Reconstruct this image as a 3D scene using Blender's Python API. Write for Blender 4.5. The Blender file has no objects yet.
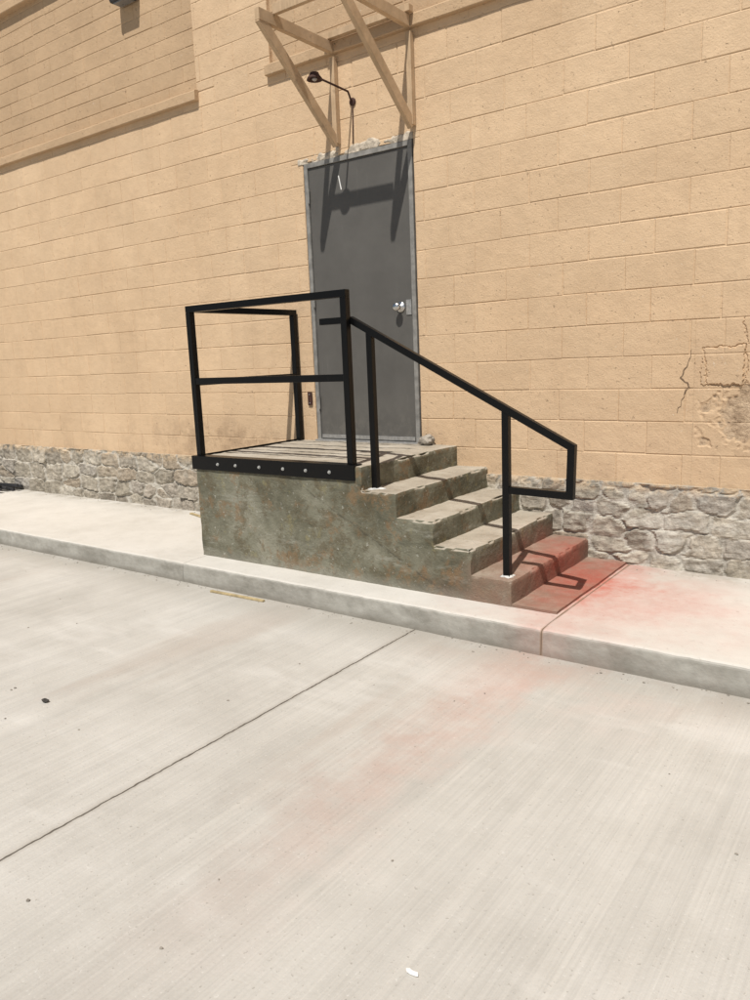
import bpy, bmesh, math, random
import numpy as np
from mathutils import Vector, Matrix, noise as mn
random.seed(7); np.random.seed(7)
scene=bpy.context.scene; COL=scene.collection
# ---------------------------------------------------------------- measured dimensions (metres)
CAM=Vector((4.1888,-4.9172,1.3990)); YAW,PIT,ROL,F=.6355,.1829,-.0410,768.02
HP,D,XL,XR,T=.738,1.179,-.185,1.335,.2535
HS,HL,C,HC,XJ=.529,3.674,1.42,.142,1.8565
HR=1.075; CH=.2032; BL=.4064
# ---------------------------------------------------------------- camera
f=Vector((-math.sin(YAW)*math.cos(PIT),math.cos(YAW)*math.cos(PIT),-math.sin(PIT)))
r0=Vector((math.cos(YAW),math.sin(YAW),0)); u0=r0.cross(f)
r=math.cos(ROL)*r0+math.sin(ROL)*u0; u=-math.sin(ROL)*r0+math.cos(ROL)*u0
cd=bpy.data.cameras.new('camera'); cam=bpy.data.objects.new('camera',cd); COL.objects.link(cam)
cam.matrix_world=Matrix(((r.x,u.x,-f.x,CAM.x),(r.y,u.y,-f.y,CAM.y),(r.z,u.z,-f.z,CAM.z),(0,0,0,1)))
cd.sensor_fit='VERTICAL'; cd.sensor_height=32; cd.lens=F/1000*32; cd.clip_end=2000; cd.clip_start=.05
scene.camera=cam
def ground(px,py,z):
    d=f*F+r*(px-375)+u*(500-py); k=(z-CAM.z)/d.z; return CAM+d*k
def onwall(px,py,y=0):
    d=f*F+r*(px-375)+u*(500-py); k=(y-CAM.y)/d.y; return CAM+d*k
# ---------------------------------------------------------------- light
sd=Vector((-.215,.807,-1.34)).normalized()
L=bpy.data.lights.new('sun','SUN'); L.energy=4.9; L.angle=math.radians(.53); L.color=(1,.962,.905)
lo=bpy.data.objects.new('sun',L); COL.objects.link(lo); lo.rotation_euler=sd.to_track_quat('-Z','Y').to_euler(); lo.location=(2,-8,12)
w=bpy.data.worlds.new('World'); scene.world=w; w.use_nodes=True
nt=w.node_tree; bg=nt.nodes['Background']; sk=nt.nodes.new('ShaderNodeTexSky'); sk.sky_type='NISHITA'; sk.sun_disc=False
sk.sun_elevation=math.asin(-sd.z); sk.sun_rotation=math.atan2(-sd.x,-sd.y)
nt.links.new(sk.outputs[0],bg.inputs[0]); bg.inputs[1].default_value=.06
scene.view_settings.view_transform='Standard'; scene.view_settings.look='None'; scene.view_settings.exposure=0
# ---------------------------------------------------------------- material helper
class Mt:
    def __init__(s,name,rough=.85,spec=.25,metal=0):
        s.m=bpy.data.materials.new(name); s.m.use_nodes=True; s.t=s.m.node_tree; s.b=s.t.nodes['Principled BSDF']
        s.b.inputs['Roughness'].default_value=rough; s.b.inputs['Specular IOR Level'].default_value=spec; s.b.inputs['Metallic'].default_value=metal
        g=s.t.nodes.new('ShaderNodeNewGeometry'); s.P=g.outputs['Position']; s.N=g.outputs['True Normal']; s.isl=g.outputs['Random Per Island']
        x=s.t.nodes.new('ShaderNodeSeparateXYZ'); s.t.links.new(s.P,x.inputs[0]); s.x,s.y,s.z=x.outputs
        x=s.t.nodes.new('ShaderNodeSeparateXYZ'); s.t.links.new(s.N,x.inputs[0]); s.nz=x.outputs[2]
    def put(s,sock,v):
        if isinstance(v,bpy.types.NodeSocket): s.t.links.new(v,sock)
        elif isinstance(v,(tuple,list)) and len(v)==3 and sock.type=='RGBA': sock.default_value=(*v,1)
        else: sock.default_value=v
    def math(s,op,a,b=0,c=0):
        n=s.t.nodes.new('ShaderNodeMath'); n.operation=op
        for i,v in enumerate((a,b,c)): s.put(n.inputs[i],v)
        return n.outputs[0]
    def map(s,sc,loc=(0,0,0),rot=(0,0,0)):
        n=s.t.nodes.new('ShaderNodeMapping'); s.put(n.inputs[0],s.P); n.inputs['Scale'].default_value=sc; n.inputs['Location'].default_value=loc; n.inputs['Rotation'].default_value=rot
        return n.outputs[0]
    def noise(s,scale,detail=3,rough=.6,vec=None,dist=0):
        n=s.t.nodes.new('ShaderNodeTexNoise'); s.put(n.inputs['Vector'],vec or s.P); n.inputs['Scale'].default_value=scale; n.inputs['Detail'].default_value=min(detail,4)
        n.inputs['Roughness'].default_value=rough; n.inputs['Distortion'].default_value=dist; return n.outputs[0]
    def ramp(s,fac,stops):
        n=s.t.nodes.new('ShaderNodeValToRGB'); s.put(n.inputs[0],fac); e=n.color_ramp.elements
        while len(e)<len(stops): e.new(.5)
        for k,(p,c) in zip(e,stops): k.position=p; k.color=(*c,1)
        return n.outputs[0]
    def mix(s,fac,a,b,mode='MIX'):
        n=s.t.nodes.new('ShaderNodeMix'); n.data_type='RGBA'; n.blend_type=mode; n.clamp_factor=True
        s.put(n.inputs[0],fac); s.put(n.inputs[6],a); s.put(n.inputs[7],b); return n.outputs[2]
    def ss(s,v,a,b,o0=0,o1=1):
        n=s.t.nodes.new('ShaderNodeMapRange'); n.interpolation_type='SMOOTHSTEP'
        if a>b: a,b,o0,o1=b,a,o1,o0
        s.put(n.inputs[0],v); n.inputs[1].default_value=a; n.inputs[2].default_value=b; n.inputs[3].default_value=o0; n.inputs[4].default_value=o1; return n.outputs[0]
    def mul(s,*a):
        o=a[0]
        for b in a[1:]: o=s.math('MULTIPLY',o,b)
        return o
    def add(s,*a):
        o=a[0]
        for b in a[1:]: o=s.math('ADD',o,b)
        return o
    def gray(s,v):
        n=s.t.nodes.new('ShaderNodeCombineColor')
        for i in range(3): s.put(n.inputs[i],v)
        return n.outputs[0]
    def scale(s,col,v): return s.mix(1.0,col,s.gray(v),'MULTIPLY')
    def dist(s,c,sc=(1,1,1)):
        n=s.t.nodes.new('ShaderNodeVectorMath'); n.operation='LENGTH'
        s.put(n.inputs[0],s.map(sc,tuple(-a*b for a,b in zip(c,sc)))); return n.outputs['Value']
    def bump(s,h,st,d):
        n=s.t.nodes.new('ShaderNodeBump'); n.inputs['Strength'].default_value=st; n.inputs['Distance'].default_value=d; s.put(n.inputs['Height'],h)
        return n.outputs[0]
    def done(s,col,nrm=None,rough=None):
        s.put(s.b.inputs['Base Color'],col)
        if nrm is not None: s.t.links.new(nrm,s.b.inputs['Normal'])
        if rough is not None: s.put(s.b.inputs['Roughness'],rough)
        return s.m
def red_mask(m,amp=1.0):
    n=m.noise(2.4,4,.65); n2=m.noise(13,4,.75)
    core=m.ss(m.add(m.dist((2.50,-.52,.02),(.95,.8,1.0)),m.ss(n,.25,.75,-.15,.15)),.66,.04)
    halo=m.ss(m.add(m.dist((2.74,-.78,0),(.72,.85,1)),m.ss(n,.25,.75,-.16,.16)),.80,.0,0,.50)
    foot=m.ss(m.add(m.dist((2.62,-1.3,0),(1.5,.8,1)),m.ss(n,.25,.75,-.15,.15)),.55,.05,0,.38)
    k=m.math('MAXIMUM',m.math('MAXIMUM',core,halo),foot)
    return m.mul(k,m.ss(n2,.28,.68,.62,1),amp)
# --- wall paint
def wall_mat(name,base0,base1,broken=False):
    m=Mt(name,.82,.2)
    big=m.noise(.9,4,.7)
    c=m.ramp(big,[(.32,base0),(.68,base1)])
    if not broken: c=m.scale(c,m.ss(m.isl,0,1,.972,1.028))
    st=m.noise(1,4,.68,m.map((4,4,.35))); c=m.mix(m.ss(st,.54,.76,0,.24),c,(.39,.27,.17))
    lown=m.noise(3.4,4,.74)
    c=m.scale(c,m.ss(lown,.3,.7,.945,1.045))
    low=m.mul(m.ss(m.z,1.4,.5),m.ss(lown,.45,.65)); c=m.mix(m.mul(low,.42),c,(.34,.24,.155))
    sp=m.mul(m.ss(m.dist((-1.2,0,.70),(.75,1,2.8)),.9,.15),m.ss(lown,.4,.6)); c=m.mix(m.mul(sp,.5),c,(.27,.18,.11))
    dm=m.mul(m.ss(m.dist((3.38,0,1.02),(1,1,.9)),.6,.12),m.ss(lown,.35,.6)); c=m.mix(m.mul(dm,.35),c,(.35,.25,.16))
    fine=m.noise(36,3,.68)
    c=m.mix(m.mul(m.ss(fine,.65,.715),m.ss(lown,.46,.58),.7),c,(.27,.18,.115))
    c=m.mix(m.mul(m.ss(fine,.36,.29),m.ss(lown,.55,.42),.5),c,(.66,.56,.445))
    pit=m.mul(m.ss(fine,.63,.69,0,-1.2),m.ss(lown,.42,.56))
    h=m.add(m.mul(m.noise(95,2,.6),.55),pit,m.mul(m.noise(13,3,.65),1.5))
    if broken:
        k=m.noise(14,4,.75); raw=m.ramp(k,[(.3,(.26,.18,.115)),(.45,(.40,.29,.19)),(.6,(.52,.39,.26)),(.75,(.60,.47,.33))])
        c=m.mix(m.ss(m.y,.0055,.011),c,raw); h=m.add(h,m.mul(m.noise(48,4,.8),m.ss(m.y,.0055,.012,0,3)))
    return m.done(c,m.bump(h,.7,.006))
WALL=wall_mat('painted_block',(.53,.375,.233),(.60,.437,.28))
BROKE=wall_mat('broken_block',(.52,.367,.23),(.585,.426,.27),True)
INF=wall_mat('painted_infill',(.415,.287,.173),(.48,.338,.207))
# --- rubble stone
m=Mt('rubble_stone',.92,.15)
at=m.t.nodes.new('ShaderNodeAttribute'); at.attribute_name='stone'; sx=m.t.nodes.new('ShaderNodeSeparateColor'); m.t.links.new(at.outputs['Color'],sx.inputs[0])
sc_=m.ramp(sx.outputs[1],[(0,(.235,.205,.165)),(.2,(.41,.365,.295)),(.4,(.29,.255,.20)),(.6,(.45,.405,.33)),(.8,(.33,.27,.20)),(1,(.36,.335,.295))])
n16=m.noise(16,4,.74); sc_=m.scale(sc_,m.ss(n16,.25,.75,.62,1.28)); n5=m.noise(5,4,.72); sc_=m.mix(m.ss(n5,.52,.68,0,.40),sc_,(.46,.42,.35))
mo=m.scale((.48,.445,.38),m.ss(n16,.3,.7,.7,1.1)); mo=m.mix(m.ss(n5,.46,.36,0,.7),mo,(.17,.145,.11))
c=m.mix(m.ss(sx.outputs[0],.2,.75),mo,sc_)
smear=m.mul(m.ss(m.x,2.3,2.8),m.ss(m.noise(4.2,4,.72,m.map((.7,1,1.3))),.47,.62)); c=m.mix(m.mul(smear,.7),c,m.scale((.52,.485,.42),m.ss(n16,.3,.7,.7,1.1)))
c=m.mix(m.mul(m.ss(m.z,.45,.54),m.ss(n16,.42,.56),.75),c,(.48,.355,.225))
STONE=m.done(c,m.bump(m.add(m.noise(48,4,.75),n16),.7,.013))
# --- stairs concrete
m=Mt('weathered_concrete',.88,.25)
n1=m.noise(2.2,4,.72); n2=m.noise(7,4,.74,None,.4); n3=m.noise(38,3,.7)
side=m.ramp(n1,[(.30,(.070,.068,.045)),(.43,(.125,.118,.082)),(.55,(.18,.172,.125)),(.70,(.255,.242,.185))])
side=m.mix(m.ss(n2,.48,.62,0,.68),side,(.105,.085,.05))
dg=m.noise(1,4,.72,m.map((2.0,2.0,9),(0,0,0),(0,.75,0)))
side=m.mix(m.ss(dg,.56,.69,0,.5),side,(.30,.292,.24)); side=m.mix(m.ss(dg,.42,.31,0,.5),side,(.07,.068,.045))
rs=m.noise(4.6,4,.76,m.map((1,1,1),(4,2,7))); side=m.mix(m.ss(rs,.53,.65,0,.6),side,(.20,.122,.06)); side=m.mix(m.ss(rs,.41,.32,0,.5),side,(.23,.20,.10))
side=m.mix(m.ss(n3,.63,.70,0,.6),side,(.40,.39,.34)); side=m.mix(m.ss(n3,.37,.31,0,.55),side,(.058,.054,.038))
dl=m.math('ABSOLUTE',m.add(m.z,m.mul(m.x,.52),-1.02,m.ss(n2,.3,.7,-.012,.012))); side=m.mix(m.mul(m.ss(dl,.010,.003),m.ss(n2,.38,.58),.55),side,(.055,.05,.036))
side=m.mix(m.ss(m.z,.08,.0,0,.4),side,(.30,.285,.24))
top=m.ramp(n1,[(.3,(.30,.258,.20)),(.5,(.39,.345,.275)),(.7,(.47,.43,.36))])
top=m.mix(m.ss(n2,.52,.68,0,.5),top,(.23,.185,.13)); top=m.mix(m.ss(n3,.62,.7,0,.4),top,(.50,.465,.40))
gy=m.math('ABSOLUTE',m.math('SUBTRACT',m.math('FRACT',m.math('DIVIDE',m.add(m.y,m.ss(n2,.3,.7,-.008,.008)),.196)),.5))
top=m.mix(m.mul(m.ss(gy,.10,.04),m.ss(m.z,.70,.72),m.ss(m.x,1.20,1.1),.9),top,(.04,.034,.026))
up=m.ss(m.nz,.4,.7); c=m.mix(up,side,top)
lowb=m.mul(m.ss(m.z,.27,.17),m.ss(m.x,2.0,2.12)); c=m.mix(m.mul(lowb,m.ss(n2,.3,.6,.4,.8)),c,(.20,.14,.10))
c=m.mix(m.mul(red_mask(m,.9),m.ss(m.z,.40,.12)),c,(.35,.088,.06))
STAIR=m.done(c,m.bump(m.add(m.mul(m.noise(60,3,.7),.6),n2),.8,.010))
# --- sidewalk / curb
m=Mt('sidewalk_concrete',.88,.25)
n1=m.noise(.8,4,.62); n2=m.noise(5,4,.7)
c=m.ramp(m.add(m.mul(n1,.6),m.mul(n2,.4)),[(.32,(.475,.445,.39)),(.5,(.56,.53,.475)),(.68,(.62,.59,.535))])
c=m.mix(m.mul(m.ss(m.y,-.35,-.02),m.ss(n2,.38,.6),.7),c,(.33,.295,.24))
c=m.mix(m.ss(m.noise(26,3,.7),.61,.71,0,.38),c,(.33,.30,.255))
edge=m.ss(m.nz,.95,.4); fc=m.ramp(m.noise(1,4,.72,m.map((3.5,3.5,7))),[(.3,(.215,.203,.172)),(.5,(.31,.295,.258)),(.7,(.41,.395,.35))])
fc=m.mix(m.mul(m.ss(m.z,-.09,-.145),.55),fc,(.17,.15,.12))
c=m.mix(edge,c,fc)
c=m.mix(m.mul(red_mask(m,1.0),m.ss(edge,0,1,1,.5)),c,(.46,.125,.085))
j=m.mul(m.ss(m.math('ABSOLUTE',m.math('SUBTRACT',m.x,2.632)),.012,.003),m.ss(n2,.35,.6,.3,.8)); c=m.mix(j,c,(.27,.18,.12))
br=m.noise(1,2,.6,m.map((6,110,6)))
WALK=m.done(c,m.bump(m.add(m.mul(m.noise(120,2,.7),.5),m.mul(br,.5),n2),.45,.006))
# --- lot
m=Mt('lot_concrete',.86,.25)
n1=m.noise(.33,4,.65); n2=m.noise(2.1,4,.72); br=m.noise(1,4,.72,m.map((95,1.0,1))); br2=m.noise(1,3,.6,m.map((9,.35,1)))
c=m.ramp(m.add(m.mul(n1,.5),m.mul(n2,.5)),[(.34,(.40,.375,.332)),(.5,(.475,.45,.403)),(.66,(.535,.51,.463))])
c=m.scale(c,m.ss(br,.3,.7,.935,1.045)); c=m.scale(c,m.ss(br2,.3,.7,.955,1.03))
c=m.mix(m.ss(m.noise(1,4,.74,m.map((.5,1.6,1),(3,1,0),(0,0,.5))),.54,.68,0,.35),c,(.62,.595,.55))
c=m.mix(m.ss(m.noise(1,4,.74,m.map((1.6,.28,1),(7,4,0),(0,0,-.12))),.53,.70,0,.40),c,(.40,.335,.28))
c=m.mix(m.mul(m.ss(m.y,-1.85,-1.42),m.ss(n2,.32,.62,.3,.85)),c,(.335,.31,.265))
jx=m.math('ABSOLUTE',m.math('SUBTRACT',m.x,m.add(XJ,m.ss(m.noise(25,1),.2,.8,-.003,.003))))
jx=m.math('MINIMUM',jx,m.math('ABSOLUTE',m.math('SUBTRACT',m.x,XJ+4.57)))
px=m.math('ABSOLUTE',m.math('SUBTRACT',m.x,m.add(2.60,m.ss(n2,.2,.8,-.15,.15))))
pink=m.mul(m.ss(px,.30,.0),m.ss(m.noise(9,4,.75),.3,.64,.4,1),m.ss(m.y,-4.2,-2.4,.02,.40)); c=m.mix(pink,c,(.45,.255,.195))
px=m.dist((2.8,-1.65,-HC),(.7,.9,1)); c=m.mix(m.mul(m.ss(px,.75,.1),m.ss(n2,.38,.66),.25),c,(.49,.32,.26))
sp=m.noise(70,2,.65); c=m.mix(m.ss(sp,.65,.72,0,.55),c,(.25,.225,.19)); c=m.mix(m.ss(sp,.34,.28,0,.4),c,(.64,.615,.57))
c=m.mix(m.ss(jx,.03,.004,0,.35),c,(.29,.255,.205)); c=m.mix(m.ss(jx,.0055,.0025,0,.9),c,(.075,.06,.045))
LOT=m.done(c,m.bump(m.add(m.mul(br,1.0),m.mul(sp,.7),m.ss(jx,.006,.002,0,-3)),.45,.005))
# --- small materials
def simple(name,col,rough,spec=.4,metal=0,var=.15,scale=20,bs=.15,bd=.003):
    m=Mt(name,rough,spec,metal); k=m.noise(scale,4,.6)
    return m.done(m.scale(col,m.ss(k,.25,.75,1-var,1+var)),m.bump(m.noise(scale*3,3,.6),bs,bd),m.ss(m.noise(scale*.6,3),.3,.7,max(rough-.08,.05),min(rough+.1,1)))
m=Mt('black_steel_paint',.34,.22); c=m.mix(m.ss(m.noise(9,4,.7),.62,.82,0,.3),(.0028,.0028,.003),(.018,.016,.014))
BLACK=m.done(c,m.bump(m.noise(120,2),.06,.001))
m=Mt('grey_door_paint',.5,.3); k=m.noise(2.5,4,.65)
c=m.ramp(k,[(.3,(.086,.081,.073)),(.7,(.110,.104,.094))]); c=m.mix(m.ss(m.noise(1,4,.7,m.map((16,16,2))),.6,.75,0,.35),c,(.15,.143,.13))
c=m.mix(m.mul(m.ss(m.z,1.15,.74),m.ss(m.noise(8,4,.7),.4,.7),.5),c,(.18,.168,.145)); DOOR=m.done(c,m.bump(m.noise(30,3),.06,.002))
FRAME=simple('galvanised_frame',(.215,.207,.19),.55,.25,.0,.28,12)
ALU=simple('worn_aluminium',(.36,.35,.33),.4,.5,.5,.2,40)
CHROME=simple('brushed_steel',(.62,.61,.59),.25,.5,1,.08,60)
ZINC=simple('zinc_bolt',(.5,.5,.48),.4,.5,.6,.15,80)
m=Mt('painted_timber',.8,.25); g=m.noise(1,4,.65,m.map((40,6,6))); k=m.noise(8,4,.7); c=m.ramp(k,[(.3,(.42,.295,.178)),(.7,(.53,.385,.245))]); c=m.scale(c,m.ss(g,.3,.7,.85,1.07))
c=m.mix(m.ss(k,.60,.70,0,.5),c,(.21,.145,.09)); TIMBER=m.done(c,m.bump(g,.25,.003))
RUST=simple('rusted_iron',(.055,.025,.018),.75,.3,0,.4,25,.4)
DARK=simple('dark_metal',(.035,.034,.035),.6,.35,0,.3,20,.3)
LENS=simple('cloudy_lens',(.16,.155,.15),.3,.5,0,.1,20)
BULB=simple('frosted_bulb',(.35,.33,.31),.25,.5,0,.05,20)
GROUT=simple('white_grout',(.55,.54,.51),.9,.2,0,.3,40,.5)
LATH=simple('yellow_lath',(.40,.315,.175),.8,.2,0,.3,18,.3)
ROCK=simple('grey_rubble',(.27,.24,.20),.95,.2,0,.35,14,.8,.01)
CHIPM=simple('white_chip',(.75,.74,.71),.8,.2,0,.1,40,.3)
PEB=simple('dark_pebble',(.05,.045,.04),.85,.25,0,.3,60,.4)
MORT=simple('bare_mortar',(.45,.39,.31),.95,.2,0,.4,22,.7,.008)
CRACK=simple('crack_shadow',(.13,.088,.058),.95,.1,0,.4,30)
# ---------------------------------------------------------------- object helpers
V=Vector
def wl(o):
    v=Vector((0,0,0))
    while o: v+=o.location; o=o.parent
    return v
def props(o,label=None,cat=None,group=None,kind=None):
    for k,v in (('label',label),('category',cat),('group',group),('kind',kind)):
        if v: o[k]=v
    return o
def thing(name,loc,label,cat,group=None):
    o=bpy.data.objects.new(name,None); COL.objects.link(o); o.location=loc; o.empty_display_size=.1
    return props(o,label,cat,group)
def obj(name,bm,mat,parent=None,loc=(0,0,0),smooth=False,**kw):
    off=wl(parent) if parent else Vector(loc)
    me=bpy.data.meshes.new(name)
    bmesh.ops.translate(bm,verts=bm.verts,vec=-off); bm.to_mesh(me); bm.free(); me.materials.append(mat)
    if smooth:
        for p in me.polygons: p.use_smooth=True
    o=bpy.data.objects.new(name,me); COL.objects.link(o)
    if parent: o.parent=parent
    else: o.location=loc
    return props(o,**kw)
def NB(): return bmesh.new()
def box(bm,x0,x1,y0,y1,z0,z1):
    v=[bm.verts.new((x,y,z)) for z in (z0,z1) for y in (y0,y1) for x in (x0,x1)]
    for q in ((0,2,3,1),(4,5,7,6),(0,1,5,4),(2,6,7,3),(0,4,6,2),(1,3,7,5)): bm.faces.new([v[i] for i in q])
def beam(bm,p0,p1,w,h,side):
    p0,p1=Vector(p0),Vector(p1); d=(p1-p0).normalized(); s=Vector(side); s=(s-d*s.dot(d)).normalized(); n=d.cross(s)
    v=[bm.verts.new(p+s*a*w/2+n*b*h/2) for p in (p0,p1) for a,b in ((-1,-1),(1,-1),(1,1),(-1,1))]
    for q in ((3,2,1,0),(4,5,6,7),(0,1,5,4),(1,2,6,5),(2,3,7,6),(3,0,4,7)): bm.faces.new([v[i] for i in q])
def bev(bm,off,seg=2):
    bmesh.ops.recalc_face_normals(bm,faces=bm.faces)
    bmesh.ops.bevel(bm,geom=list(bm.edges),offset=off,segments=seg,affect='EDGES',profile=.6); return bm
def bx(*a,b=.003,seg=2):
    bm=NB(); box(bm,*a); return bev(bm,b,seg)
def bmb(*a,b=.003):
    bm=NB(); beam(bm,*a); return bev(bm,b)
def lathe(bm,prof,c,axis='Z',n=24):
    c=Vector(c); R=[]
    for rad,h in prof:
        ring=[]
        for i in range(n):
            a=2*math.pi*i/n; p=(rad*math.cos(a),rad*math.sin(a),h)
            if axis=='Y': p=(p[0],p[2],p[1])
            ring.append(bm.verts.new(c+Vector(p)))
        R.append(ring)
    for a,b in zip(R,R[1:]):
        for i in range(n): bm.faces.new((a[i],a[(i+1)%n],b[(i+1)%n],b[i]))
    for e in (R[0],R[-1]): bm.faces.new(e)
    bmesh.ops.recalc_face_normals(bm,faces=bm.faces)
def tube(bm,pts,rad,n=10):
    pts=[Vector(p) for p in pts]; R=[]; s=None
    for i,p in enumerate(pts):
        d=(pts[min(i+1,len(pts)-1)]-pts[max(i-1,0)]).normalized()
        if s is None: s=d.orthogonal().normalized()
        s=(s-d*s.dot(d)).normalized(); t=d.cross(s)
        R.append([bm.verts.new(p+(s*math.cos(2*math.pi*k/n)+t*math.sin(2*math.pi*k/n))*rad) for k in range(n)])
    for a,b in zip(R,R[1:]):
        for i in range(n): bm.faces.new((a[i],a[(i+1)%n],b[(i+1)%n],b[i]))
    bm.faces.new(R[0]); bm.faces.new(R[-1]); bmesh.ops.recalc_face_normals(bm,faces=bm.faces)
def rock(bm,c,s,seed=0,sub=2,amp=.35):
    t=NB(); bmesh.ops.create_icosphere(t,subdivisions=sub,radius=1)
    q=Vector((seed*3.1,seed*1.7,seed))
    M={}
    for v in t.verts:
        p=v.co.copy(); p*=1+amp*mn.noise(p*1.3+q)+amp*.4*mn.noise(p*3.5+q)
        M[v]=bm.verts.new(Vector(c)+Vector((p.x*s[0],p.y*s[1],p.z*s[2])))
    for fc in t.faces: bm.faces.new([M[v] for v in fc.verts])
    t.free()
def ribbon(bm,pts,y,w0,w1):
    pts=[Vector((p[0],y,p[1])) for p in pts]
    fine=[]
    for a,b in zip(pts,pts[1:]):
        n=max(2,int((b-a).length/.014))
        for k in range(n):
            p=a.lerp(b,k/n); p.x+=random.uniform(-.007,.007); p.z+=random.uniform(-.005,.005); fine.append(p)
    fine.append(pts[-1]); prev=None
    for i,p in enumerate(fine):
        d=(fine[min(i+1,len(fine)-1)]-fine[max(i-1,0)]).normalized(); s=Vector((-d.z,0,d.x))
        e=math.sin(math.pi*min(max(i/(len(fine)-1),.04),.96)); ww=(w0+(w1-w0)*random.random())*(.3+.7*e)/2
        cur=(bm.verts.new(p+s*ww),bm.verts.new(p-s*ww))
        if prev: bm.faces.new((prev[0],cur[0],cur[1],prev[1]))
        prev=cur
# ---------------------------------------------------------------- ground
bm=NB(); v=[bm.verts.new(p) for p in ((-150,-150,-HC),(150,-150,-HC),(150,60,-HC),(-150,60,-HC))]; bm.faces.new(v)
obj('parking_lot',bm,LOT,kind='structure',label='pale broom finished concrete parking lot with a saw cut joint',cat='parking lot')
def strip(segs,prof,name,label,cat,step):
    bm=NB()
    for a,b in segs:
        n=max(1,int((b-a)/step)); prev=None
        for i in range(n+1):
            x=a+(b-a)*i/n; e=.004 if i in (0,n) else 0
            ring=[]
            for k,(y,z,j) in enumerate(prof):
                q=mn.noise(Vector((x*5,y*5,z*5)))*.005*j+mn.noise(Vector((x*22,y*9,z*20)))*.0030*j
                ring.append(bm.verts.new((x,y+q,z-abs(q)*.6-e*j)))
            if prev:
                for k in range(len(prof)-1): bm.faces.new((prev[k],prev[k+1],ring[k+1],ring[k]))
            else: bm.faces.new(ring)
            prev=ring
        bm.faces.new(prev)
    bmesh.ops.recalc_face_normals(bm,faces=bm.faces)
    return obj(name,bm,WALK,label=label,cat=cat,kind='structure')
segs=[(-14,-5.688),(-5.684,-.1425),(-.1395,2.6305),(2.6335,5.4),(5.404,12)]
strip(segs,[(.02,-.14,0),(.02,0,0),(-1.26,0,0),(-1.26,-.14,0)],'sidewalk','pale concrete sidewalk between the stone wall base and the kerb','sidewalk',1.)
R=.022; arc=[(-C+R-R*math.sin(a),-R+R*math.cos(a),1) for a in (0,.4,.8,1.2,1.57)]
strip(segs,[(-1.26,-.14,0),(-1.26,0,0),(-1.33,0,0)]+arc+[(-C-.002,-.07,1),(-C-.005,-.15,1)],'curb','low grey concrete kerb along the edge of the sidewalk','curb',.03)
# ---------------------------------------------------------------- building
B=thing('building',(0,0,0),'tan painted concrete block building with a rubble stone base and grey steel door','building')
WX0,WX1,WZ1=-14.,9.,7.0
open_door=(-.012,1.028,.60,2.930); open_l=(-13,-1.16,3.70,6.2); open_r=(-.30,2.6,3.70,6.2)
BRK=(2.99,3.86,HS,HS+5*CH)
OPEN=[open_door,open_l,open_r,BRK]
def subtract(rc,hs):
    out=[rc]
    for h in hs:
        nx=[]
        for a,b,c_,d in out:
            if h[0]>=b-1e-6 or h[1]<=a+1e-6 or h[2]>=d-1e-6 or h[3]<=c_+1e-6: nx.append((a,b,c_,d)); continue
            lo_,hi=max(c_,h[2]),min(d,h[3])
            if h[2]>c_: nx.append((a,b,c_,h[2]))
            if h[3]<d: nx.append((a,b,h[3],d))
            if h[0]>a: nx.append((a,h[0],lo_,hi))
            if h[1]<b: nx.append((h[1],b,lo_,hi))
        out=nx
    return [q for q in out if q[1]-q[0]>.012 and q[3]-q[2]>.012]
def block(bm,x0,x1,z0,z1,y,vx=1.):
    gh=random.choice((.0003,.0008,.0015,.003)); gv=random.choice((.0003,.0006,.0012,.0025))*vx; sl=random.uniform(.0034,.0055); dp=random.uniform(.0031,.0048)
    j=lambda:random.uniform(-.002,.002)
    yy=y+random.uniform(-.0012,.0012)
    o=[];i_=[]
    for sx_,sz_ in ((0,0),(1,0),(1,1),(0,1)):
        x=x0+gv if sx_==0 else x1-gv; z=z0+gh if sz_==0 else z1-gh
        x+=j()+.004*mn.noise(Vector((x*.7,z*2,3))); z+=j()+.010*mn.noise(Vector((x*.5,z*.9,8)))
        o.append(bm.verts.new((x,y+dp,z))); i_.append(bm.verts.new((x+(sl if sx_==0 else -sl),yy,z+(sl if sz_==0 else -sl))))
    bm.faces.new(i_)
    for k in range(4): bm.faces.new((o[k],o[(k+1)%4],i_[(k+1)%4],i_[k]))
def lay(bm,X0,X1,Z0,Z1,ch,bl,y,holes,ph=.13,vx=1.):
    n=int(math.ceil((Z1-Z0)/ch))
    for i in range(n):
        z0=Z0+i*ch; z1=min(z0+ch,Z1); x=X0-ph-(bl/2 if i%2 else 0)+random.uniform(-.03,.03)
        while x<X1:
            a,b=max(x,X0),min(x+bl,X1)
            if b-a>.012:
                for q in subtract((a,b,z0,z1),holes): block(bm,*q,y,vx)
            x+=bl
    for q in subtract((X0,X1,Z0,Z1),holes):
        v=[bm.verts.new(p) for p in ((q[0],y+.0038,q[2]),(q[1],y+.0038,q[2]),(q[1],y+.0038,q[3]),(q[0],y+.0038,q[3]))]; bm.faces.new(v)
bm=NB(); lay(bm,WX0,WX1,HS,WZ1,CH,BL,0,OPEN)
for (a,b,c_,d),dep in ((open_door,.12),(open_l,.05),(open_r,.05)):
    for p in (((a,.003,c_),(a,dep,c_),(a,dep,d),(a,.003,d)),((b,.003,d),(b,dep,d),(b,dep,c_),(b,.003,c_)),((a,.003,d),(a,dep,d),(b,dep,d),(b,.003,d))):
        bm.faces.new([bm.verts.new(q) for q in p])
obj('block_wall',bm,WALL,B)
for o_ in (open_l,open_r):
    bm=NB(); lay(bm,o_[0],o_[1],o_[2],o_[3],.132,.40,.032,[],vx=2.6); obj('window_infill',bm,INF,B,label='browner recessed infill of the upper left window' if o_ is open_l else None)
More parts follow.
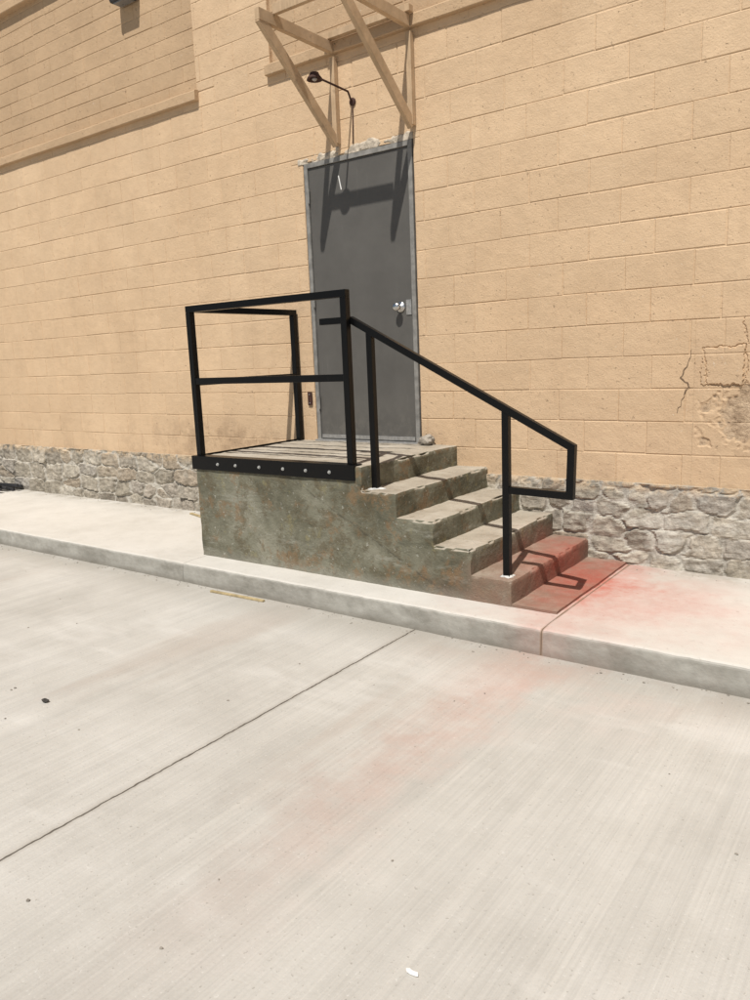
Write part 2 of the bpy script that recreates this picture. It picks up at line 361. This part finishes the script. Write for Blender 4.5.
def sill(name,x0,x1,prof):
    bm=NB(); n=int((x1-x0)/.06); prev=None
    for i in range(n+1):
        x=x0+(x1-x0)*i/n; ring=[bm.verts.new((x,y+.003*mn.noise(Vector((x*6,y*30,z*30))),z+.003*mn.noise(Vector((x*4,y*30,z*20+5))))) for y,z in prof]
        if prev:
            for k in range(len(prof)): bm.faces.new((prev[k],prev[(k+1)%len(prof)],ring[(k+1)%len(prof)],ring[k]))
        else: bm.faces.new(ring)
        prev=ring
    bm.faces.new(prev); bmesh.ops.recalc_face_normals(bm,faces=bm.faces); obj(name,bm,INF,B)
PS=[(.02,3.628),(-.040,3.628),(-.046,3.634),(-.046,3.700),(-.040,3.708),(.04,3.722)]
sill('window_sill',-13.02,-1.14,PS); sill('window_sill',-.32,2.62,PS)
sill('window_lintel',-13.02,-1.9,[(.045,5.06),(-.030,5.06),(-.036,5.066),(-.036,5.135),(-.030,5.142),(.045,5.15)])
# broken blocks at the right: one surface with flat faces, joints and a crumbled hollow
W=lambda *pp:[(lambda q:(q.x,q.z))(onwall(a,b)) for a,b in pp]
def seg(px,pz,a,b):
    dx,dz_=b[0]-a[0],b[1]-a[1]; t=max(0,min(1,((px-a[0])*dx+(pz-a[1])*dz_)/(dx*dx+dz_*dz_))); return math.hypot(px-a[0]-t*dx,pz-a[1]-t*dz_)
outl=W((703,348),(724,346),(745,345)),W((745,345),(748,364),(745,385)),W((703,348),(706,366),(706,384)),W((706,384),(728,386),(748,383)),W((748,300),(744,322),(749,346))
lines=[(p[i],p[i+1]) for p in outl for i in range(len(p)-1)]
bxs=[q[0] for q in outl[0]]+[outl[3][0][0]]; bzs=(outl[2][-1][1],outl[0][0][1])
res=.0042; X0,X1,Z0,Z1=BRK; nx=int((X1-X0)/res); nz=int((Z1-Z0)/res)
vj=[(k,X0+.16+.4064*n_+(.2032 if k%2 else 0)) for k in range(5) for n_ in range(3)]
bm=NB(); g=[]
for j in range(nz+1):
    row=[]
    for i in range(nx+1):
        x=X0+(X1-X0)*i/nx; z=Z0+(Z1-Z0)*j/nz; y=0.
        zc=z+.004*mn.noise(V((x*3,z*2,8))); dzj=abs((zc-HS)/CH-round((zc-HS)/CH))*CH
        k_=int((z-HS)/CH); dv=min([abs(x-a+.003*mn.noise(V((z*20,x,2)))) for kk,a in vj if kk==k_] or [1])
        y+=.0038*max(0,1-min(dzj,dv)/.0065)
        wx_=x+.012*mn.noise(V((x*22,z*22,3)))+.009*mn.noise(V((x*60,z*60,3))); wz_=z+.012*mn.noise(V((x*22,z*22,13)))+.009*mn.noise(V((x*60,z*60,13)))
        if min(bxs)<wx_<max(bxs) and bzs[0]<wz_<bzs[1]: y-=.006+.012*(wx_-min(bxs))/(max(bxs)-min(bxs))*.6
        dl=min(seg(wx_,wz_,a,b) for a,b in lines); wv=.0045+.010*mn.noise(V((x*8,z*8,1)))
        if wv>0: y+=.009*max(0,1-dl/wv)
        d=math.hypot((x-3.36)/.31,(z-.975)/.25); k=.86-d+.45*mn.noise(V((x*4.5,z*4.5,5)))+.45*mn.noise(V((x*13,z*13,6)))+.18*mn.noise(V((x*38,z*38,6)))
        if k>0: y+=min(1,k*5)*(.008+.007*min(1,k*1.3)+.006*mn.noise(V((x*15,z*15,9)))+.0035*mn.noise(V((x*48,z*48,9))))
        else: y-=.004*max(0,1+k*6)*max(0,mn.noise(V((x*30,z*30,40))))
        y+=.0012*mn.noise(V((x*12,z*12,30)))
        row.append(bm.verts.new((x,y,z)))
    g.append(row)
for j in range(nz):
    for i in range(nx): bm.faces.new((g[j][i],g[j][i+1],g[j+1][i+1],g[j+1][i]))
obj('broken_block_area',bm,BROKE,B,smooth=False,label='cracked and crumbling blocks at the right edge of the wall')
bm=NB(); ribbon(bm,W((692,349),(688,364),(681,378),(689,385),(684,396),(677,413)),-.0034,.003,.008); obj('crack',bm,CRACK,B,label='jagged crack left of the crumbling blocks')
# rubble base
x0,x1,z0,z1=-9.,7.,-.03,HS+.012; res=.0115
nx,nz=int((x1-x0)/res),int((z1-z0)/res)
seeds=[];xs_=x0-.4
while xs_<x1+.4:
    pw=random.uniform(1.0,2.0); zz=z0-random.uniform(0,.05)
    while zz<z1+.05:
        hh=random.uniform(.12,.23) if xs_<-.6 else random.uniform(.08,.17)
        xx=xs_+random.uniform(-.12,.12)
        while xx<xs_+pw:
            wd=random.uniform(.16,.44) if xs_<-.6 else random.choice((random.uniform(.12,.24),random.uniform(.22,.50)))
            seeds.append((xx+wd/2,zz+hh/2+random.uniform(-.022,.022),random.random(),random.uniform(-.10,.10),random.uniform(-.16,.16))); xx+=wd
        zz+=hh
    xs_+=pw
S=np.array(seeds)
gx,gz=np.meshgrid(np.linspace(x0,x1,nx+1),np.linspace(z0,z1,nz+1)); gx=gx.ravel();gz=gz.ravel()
wx=np.array([mn.noise(V((a*4.5,b*4.5,1)))*.035+mn.noise(V((a*19,b*19,2)))*.020 for a,b in zip(gx,gz)])
wz=np.array([mn.noise(V((a*4.5,b*4.5,11)))*.026+mn.noise(V((a*19,b*19,12)))*.014 for a,b in zip(gx,gz)])
rg=np.array([abs(mn.noise(V((a*7,b*9,4))))*1.1+mn.noise(V((a*13,b*26,4)))*.8+mn.noise(V((a*42,b*46,4)))*.4-.35 for a,b in zip(gx,gz)])
hgt=np.zeros(len(gx));msk=np.zeros(len(gx));rnd=np.zeros(len(gx))
for s in range(0,len(gx),4000):
    a=gx[s:s+4000]+wx[s:s+4000]; b=gz[s:s+4000]+wz[s:s+4000]
    da=np.abs(a[:,None]-S[None,:,0])*.5; db=np.abs(b[:,None]-S[None,:,1])
    dd=.3*np.sqrt(da**2+db**2)+.7*np.maximum(da,db)
    od=np.argpartition(dd,1,axis=1)[:,:2]; d2=np.take_along_axis(dd,od,1); sw=d2[:,0]>d2[:,1]
    i1=np.where(sw,od[:,1],od[:,0]); F1=d2.min(1);F2=d2.max(1); e=np.clip((F2-F1-.007-.006*rg[s:s+4000])/.013,0,1)
    msk[s:s+4000]=e; rnd[s:s+4000]=S[i1,2]
    tilt=(a-S[i1,0])*S[i1,3]+(b-S[i1,1])*S[i1,4]
    hgt[s:s+4000]=.013+e*(.008+.013*((S[i1,2]*7.3)%1)+tilt)
sm=np.array([max(0,min(1,(mn.noise(V((a*3.2,b*4.2,21)))+.0)*4)) if a>2.2 else 0. for a,b in zip(gx,gz)])
hgt=hgt*(1-.5*sm)+sm*.013
hgt+=rg*.010*(.35+.65*msk); hgt=np.maximum(hgt,.002)
me=bpy.data.meshes.new('stone_base'); vv=[(a,-h,b) for a,h,b in zip(gx,hgt,gz)]
fc=[(j*(nx+1)+i,j*(nx+1)+i+1,(j+1)*(nx+1)+i+1,(j+1)*(nx+1)+i) for j in range(nz) for i in range(nx)]
k0=len(vv); top=[]
for i in range(nx+1): top.append(len(vv)); vv.append((gx[nz*(nx+1)+i],.02,z1+.004))
fc+=[(nz*(nx+1)+i,nz*(nx+1)+i+1,top[i+1],top[i]) for i in range(nx)]
me.from_pydata(vv,[],fc); me.materials.append(STONE)
ca=me.color_attributes.new('stone','FLOAT_COLOR','POINT')
arr=np.zeros((len(vv),4),dtype=np.float32); arr[:k0,0]=msk;arr[:k0,1]=rnd;arr[:,3]=1; ca.data.foreach_set('color',arr.ravel())
o=bpy.data.objects.new('stone_base',me); COL.objects.link(o); o.parent=B
# door
FY=-.006; fw=.035
bm=NB(); box(bm,0,fw,FY,.09,HP-.01,2.918); box(bm,1.016-fw,1.016,FY,.09,HP-.01,2.918); box(bm,fw+.0005,1.0155-fw,FY,.09,2.918-fw,2.918); bev(bm,.003)
box(bm,fw+.0005,.058,.05,.09,HP,2.918-fw); box(bm,.958,1.0155-fw,.05,.09,HP,2.918-fw); box(bm,.058,.958,.05,.09,2.86,2.918-fw)
obj('door_frame',bm,FRAME,B)
dr=obj('door',bx(fw+.004,1.016-fw-.004,.006,.050,.756,2.918-fw-.004,b=.002),DOOR,B)
bm=NB(); c_=Vector((.872,.006,1.766))
lathe(bm,[(.040,0),(.040,-.006),(.032,-.011),(.014,-.014),(.013,-.035),(.024,-.042),(.031,-.054),(.030,-.068),(.020,-.077),(.004,-.079)],c_,'Y',28)
obj('door_knob',bm,CHROME,dr,smooth=True)
obj('latch_guard',bx(.924,.970,.0005,.0058,1.705,1.815,b=.001),ALU,dr)
p=onwall(340,183,.005); obj('white_mark',bmb((p.x-.012,.0045,p.z+.055),(p.x+.010,.0045,p.z-.05),.008,.003,(1,0,0),b=.0008),CHIPM,dr)
obj('door_sweep',bx(.046,.970,-.003,.0055,.760,.790,b=.002),ALU,dr)
for z in (1.0,1.82,2.62):
    bm=NB(); lathe(bm,[(.008,0),(.008,.11)],(.038,-.008,z),'Z',12); obj('hinge',bm,FRAME,dr)
obj('threshold',bx(0,1.016,-.045,.10,HP-.02,HP+.014,b=.005),ALU,B)
def lump(name,X0,X1,Z0,Z1,res,fn,mat,smooth=True):
    bm=NB(); nx=int((X1-X0)/res); nz=int((Z1-Z0)/res); g=[]
    for j in range(nz+1):
        g.append([bm.verts.new((X0+i*res,fn(X0+i*res,Z0+j*res),Z0+j*res)) for i in range(nx+1)])
    for j in range(nz):
        for i in range(nx):
            q=(g[j][i],g[j][i+1],g[j+1][i+1],g[j+1][i])
            if max(v.co.y for v in q)<.02: bm.faces.new(q)
    for v in [v for v in bm.verts if not v.link_faces]: bm.verts.remove(v)
    return obj(name,bm,mat,B,smooth=smooth)
def f1(x,z):
    k=.95-abs((z-2.945)/.042)+.9*mn.noise(V((x*7,z*12,2)))+.5*mn.noise(V((x*26,z*26,7)))
    return max(-.005,.010-.03*k)+.0022*mn.noise(V((x*40,z*40,1)))
lump('bare_mortar_strip',-.06,1.03,2.9195,3.01,.008,f1,MORT,False)
# ---------------------------------------------------------------- stairs
ST=thing('concrete_stairs',(1.,-.6,0),'weathered concrete stoop with platform and four steps in front of the grey door','stairs')
NOS=[(XR+i*T,HP*(1-.2*i)) for i in range(5)]
def rough(p):
    q=mn.noise_vector(p*2.6)*.005+mn.noise_vector(p*11)*.0034+mn.noise_vector(p*34)*.0016
    if p.y>-.001: q.y=0
    r_=p+q
    for i,(xe,ze) in enumerate(NOS):
        lo_=XL if i==0 else NOS[i-1][0]
        c=max(0,mn.noise(p*6+V((5,1,2)))*1.35+mn.noise(p*21)*.65-.02)*.031
        nose=abs(p.x-xe)<1e-4 and abs(p.z-ze)<1e-4; fr=abs(p.y+D)<1e-4 and abs(p.z-ze)<1e-4 and (lo_+1e-4<p.x<xe+1e-4 or (i==0 and p.x<xe+1e-4))
        if nose: r_+=V((-c*.8-.005,0,-c*.5-.003))
        if fr: r_+=V((0,c*.7+.003,-c*.5-.002))
        if abs(p.x-xe)<1e-4 and abs(p.y+D)<1e-4 and p.z<ze and (i==4 or p.z>NOS[i+1][1]): r_+=V((-c*.5-.002,c*.5+.002,0))
    return r_
def gridf(bm,o,a,b,na,nb,fn=rough):
    o,a,b=V(o),V(a),V(b)
    g=[[bm.verts.new(fn(o+a*(i/na)+b*(j/nb))) for i in range(na+1)] for j in range(nb+1)]
    for j in range(nb):
        for i in range(na): bm.faces.new((g[j][i],g[j][i+1],g[j+1][i+1],g[j+1][i]))
NY=80; dz=HP/50
def step_part(name,i,**kw):
    xe,ze=NOS[i]; xs=XL if i==0 else NOS[i-1][0]; na=17 if i else 100; nz_=round(ze/dz)+2
    bm=NB()
    gridf(bm,(xs,-D,-2*dz),(xe-xs,0,0),(0,0,ze+2*dz),na,nz_)
    gridf(bm,(xs,-D,ze),(xe-xs,0,0),(0,D,0),na,NY)
    lowz=NOS[i+1][1] if i<4 else -2*dz; n=round((ze-lowz)/dz)
    gridf(bm,(xe,-D,lowz),(0,D,0),(0,0,ze-lowz),NY,n)
    if i==0: gridf(bm,(xs,0,-2*dz),(0,-D,0),(0,0,ze+2*dz),NY,nz_)
    return obj(name,bm,STAIR,ST,smooth=True,**kw)
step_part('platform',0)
for i in range(1,5): step_part('step',i,label='lowest step dusted with red' if i==4 else None)
xe=NOS[4][0]; px1=2.612; pz=.016
def prough(p): return p+V((mn.noise(p*9)*.006 if p.x>xe+.1 else 0,mn.noise(p*9+V((3,3,3)))*.006 if p.y<-.5 else 0,mn.noise(p*7)*.004 if p.z>0 else 0))
bm=NB()
gridf(bm,(xe-.012,-D+.004,pz),(px1-xe+.012,0,0),(0,D-.008,0),18,70,prough); gridf(bm,(xe-.012,-D+.004,-.02),(px1-xe+.012,0,0),(0,0,pz+.02),18,2,prough); gridf(bm,(px1,-D+.004,-.02),(0,D-.008,0),(0,0,pz+.02),70,2,prough)
obj('foot_pad',bm,STAIR,ST,smooth=False,label='low dark stained pad at the foot of the steps')
# ---------------------------------------------------------------- guardrail
PW=.045; GY=-1.134; GX0,GX1=-.172,1.231; ZT=HP+HR; q=PW/2
G=thing('guardrail',(.5,-1.134,HP),'black steel guardrail bolted along the front and left edge of the concrete platform','railing')
for x,y in ((GX0,GY),(GX1,GY),(GX0,-.040)): obj('post',bx(x-q,x+q,y-q,y+q,HP+(.009 if y<-1 else -.004),ZT-PW),BLACK,G)
obj('top_rail',bx(GX0-q,GX1+q,GY-q,GY+q,ZT-PW+.0005,ZT),BLACK,G)
obj('top_rail',bx(GX0-q,GX0+q,GY+q+.0005,-.040+q,ZT-PW+.0005,ZT),BLACK,G)
ZM=1.285
obj('mid_rail',bx(GX0+q,GX1-q,GY-q+.003,GY+q-.003,ZM-q,ZM+q),BLACK,G)
obj('mid_rail',bx(GX0-q+.003,GX0+q-.003,GY+q,-.040-q,ZM-q-.01,ZM+q-.01),BLACK,G)
bm=NB(); ya=-D-.013
prof=[(ya,HP-.088),(ya,HP+.010),(GY+.028,HP+.010),(GY+.028,HP+.002),(ya+.008,HP+.002),(ya+.008,HP-.088)]
A=[bm.verts.new((-.215,y,z)) for y,z in prof]; Bv=[bm.verts.new((1.290,y,z)) for y,z in prof]
for k in range(6): bm.faces.new((A[k],A[(k+1)%6],Bv[(k+1)%6],Bv[k]))
bm.faces.new(A); bm.faces.new(Bv); bev(bm,.002)
an=obj('mounting_angle',bm,BLACK,G)
obj('side_plate',bx(-.2245,-.2165,-1.12,-.02,HP-.07,HP+.008,b=.002),BLACK,G)
for x in (.06,.24,.47,.69,.89,1.09):
    bm=NB(); lathe(bm,[(.0115,0),(.0115,-.003)],(x,ya,HP-.042),'Y',16); lathe(bm,[(.0080,-.003),(.0080,-.010)],(x,ya,HP-.042),'Y',6); obj('bolt',bm,ZINC,an)
# ---------------------------------------------------------------- handrail
hw=.020; HY=GY+q+hw+.0008
H=thing('handrail',(1.83,HY,.15),'black steel handrail sloping down the right side of the concrete steps','railing')
path=[(1.002,1.634),(1.241,1.634),(2.66,.899),(2.652,.640),(2.302,.648)]
def sweep(path,w,y0,y1):
    bm=NB(); P=[V(p) for p in path]; ins=[];out=[]
    for i,p in enumerate(P):
        d0=(p-P[i-1]).normalized() if i else (P[1]-p).normalized(); d1=(P[i+1]-p).normalized() if i<len(P)-1 else d0
        n0=V((-d0.y,d0.x)); n1=V((-d1.y,d1.x)); mm=(n0+n1).normalized(); k=w/2/max(mm.dot(n0),.3)
        out.append(p+mm*k); ins.append(p-mm*k)
    rings=[[bm.verts.new((c.x,y,c.y)) for c,y in ((o_,y0),(o_,y1),(i_,y1),(i_,y0))] for o_,i_ in zip(out,ins)]
    for a,b in zip(rings,rings[1:]):
        for k in range(4): bm.faces.new((a[k],a[(k+1)%4],b[(k+1)%4],b[k]))
    bm.faces.new(rings[0]); bm.faces.new(rings[-1]); return bev(bm,.003)
obj('rail',sweep(path,2*hw,HY-hw,HY+hw),BLACK,H)
def railz(x): return 1.634+(x-1.241)*(.899-1.634)/(2.66-1.241)
for x,zb in ((1.380,HP*.8),(2.281,HP*.2)):
    bm=NB(); box(bm,x-hw,x+hw,HY-hw+.001,HY+hw-.001,zb-.01,1.5)
    for v in bm.verts:
        if v.co.z>1: v.co.z=railz(v.co.x)-hw*1.14
    obj('post',bev(bm,.002),BLACK,H)
    bm=NB(); rock(bm,(x,HY,zb-.001),(.050,.046,.010),x*3,3,.6); obj('base_grout',bm,GROUT,H,smooth=True)
# ---------------------------------------------------------------- awning bracket frame
AX0,AX1=.361,1.04
A_=thing('awning_frame',(.7,-.02,3.0),'bare tan painted awning bracket frame on the wall above the door','frame')
for x in (AX0,AX1):
    obj('wall_post',bx(x-.02,x+.02,-.048,-.003,3.0,3.60),TIMBER,A_)
    obj('arm',bx(x-.02,x+.02,-.82,-.048,3.625,3.70),TIMBER,A_)
    obj('brace',bmb((x,-.80,3.645),(x,-.03,3.00),.034,.075,(1,0,0)),TIMBER,A_)
obj('ledger',bx(AX0-.05,AX1+.05,-.1,-.048,3.705,3.75),TIMBER,A_)
obj('crossbar',bx(AX0+.021,AX1-.021,-.69,-.655,3.69,3.755),TIMBER,A_)
# ---------------------------------------------------------------- lamp
GL=thing('wall_lamp',(.51,0,3.25),'small dark rusty lamp on a thin arm on the wall under the awning frame','lamp')
bm=NB(); lathe(bm,[(.028,0),(.028,-.008),(.012,-.014)],(.51,-.003,3.27),'Y',16); obj('wall_plate',bm,RUST,GL)
bm=NB(); tube(bm,[(.51,-.012,3.27),(.51,-.030,3.285),(.51,-.048,3.315),(.51,-.06,3.33),(.51,-.22,3.335),(.51,-.40,3.34)],.0075)
tube(bm,[(.51,-.008,3.25),(.505,-.008,3.10),(.50,-.008,2.98)],.004); obj('arm',bm,RUST,GL,smooth=True)
bm=NB(); lathe(bm,[(.010,.030),(.030,.027),(.036,.012),(.052,-.008),(.056,-.020),(.050,-.019),(.03,-.006),(.01,-.002)],(.51,-.435,3.335),'Z',24); sh=obj('lamp_shade',bm,RUST,GL,smooth=True)
bm=NB(); lathe(bm,[(.004,-.024),(.014,-.019),(.02,-.010),(.010,-.001)],(.51,-.435,3.332),'Z',16); obj('bulb',bm,BULB,sh,smooth=True)
# ---------------------------------------------------------------- wall light (upper left)
WP=thing('wall_light',(-1.96,0.03,4.62),'dark wall light on the infilled window high at the upper left','light')
bm=NB(); pr=[(.024,4.62),(-.10,4.62),(-.135,4.70),(-.11,4.86),(.024,4.88)]
A=[bm.verts.new((-2.09,y,z)) for y,z in pr]; Bv=[bm.verts.new((-1.84,y,z)) for y,z in pr]
for k in range(5): bm.faces.new((A[k],A[(k+1)%5],Bv[(k+1)%5],Bv[k]))
bm.faces.new(A); bm.faces.new(Bv); obj('housing',bev(bm,.008),DARK,WP)
obj('lens',bx(-2.06,-1.87,-.09,-.0,4.606,4.6195,b=.003),LENS,WP)
# ---------------------------------------------------------------- small things
eb=thing('electrical_box',(-.062,0,1.04),'small rusty electrical box on the wall left of the grey door','box')
obj('cover',bx(-.085,-.040,-.014,-.003,1.03,1.14,b=.003),RUST,eb)
for z in (1.12,1.05):
    bm=NB(); lathe(bm,[(.004,0),(.004,-.003)],(-.062,-.014,z),'Y',8); obj('screw',bm,ZINC,eb)
bm=NB(); rock(bm,(1.118,-.065,HP+.035),(.062,.045,.045),4,3,.5); obj('stone_chunk',bm,ROCK,None,(1.118,-.065,HP),label='rough grey stone chunk on the platform at the right foot of the door',cat='stone')
def lath(name,p0,p1,wd,label,z):
    bm=NB(); beam(bm,(p0[0],p0[1],z+.0075),(p1[0],p1[1],z+.0075),wd,.013,(p1[1]-p0[1],-(p1[0]-p0[0]),0))
    obj(name,bev(bm,.002),LATH,None,(p0[0],p0[1],z),label=label,cat='stick')
a=ground(211,592,-HC);b_=ground(264,602,-HC); lath('wooden_stick',a,b_,.020,'thin yellow wooden stick lying on the lot just below the kerb',-HC)
a=ground(191,514,0);b_=ground(203,518,0); lath('wooden_stick',a,b_,.03,'short yellow wooden stick on the sidewalk left of the concrete platform',0)
p=ground(412,974,-HC); bm=NB(); rock(bm,(p.x,p.y,-HC+.005),(.017,.008,.006),2,2,.5); obj('paint_chip',bm,CHIPM,None,(p.x,p.y,-HC),label='small white chip lying on the lot at the bottom of the photo',cat='chip')
p=ground(45,702,-HC); bm=NB(); rock(bm,(p.x,p.y,-HC+.008),(.022,.012,.010),5,2,.5); obj('pebble',bm,PEB,None,(p.x,p.y,-HC),label='dark pebble alone on the lot at the far left',cat='pebble')
MB=thing('bar_pile',(-5.1,-.15,0),'low pile of dark metal bars on the sidewalk at the far left','metal bars')
for k in range(7):
    y=-.09-.035*k; a0=random.uniform(-.06,.06)
    obj('bar',bmb((-5.75+random.uniform(-.1,.1),y,.018+.028*(k%3)),(-4.72+random.uniform(-.15,.1),y+a0,.018+.028*((k+1)%3)),.03,.03,(0,1,0)),DARK,MB)
bm=NB()
for k in range(420):
    if k<260: x=random.uniform(-6,5); y=-C-.012-abs(random.gauss(0,.05)); z=-HC
    elif k<340: x=random.uniform(-6,4); y=random.choice((-.075,-.08))-abs(random.gauss(0,.05)); z=0
    else: x=random.uniform(-4,5); y=random.uniform(-4.4,-1.6); z=-HC
    if z==0 and -.3<x<2.65: continue
    s=random.uniform(.0015,.0055); rock(bm,(x,y,z+s*.5),(s*random.uniform(.8,1.6),s,s*.7),k,1,.5)
obj('grit',bm,ROCK,None,kind='stuff',label='fine grey grit scattered along the kerb and the lot',cat='grit')
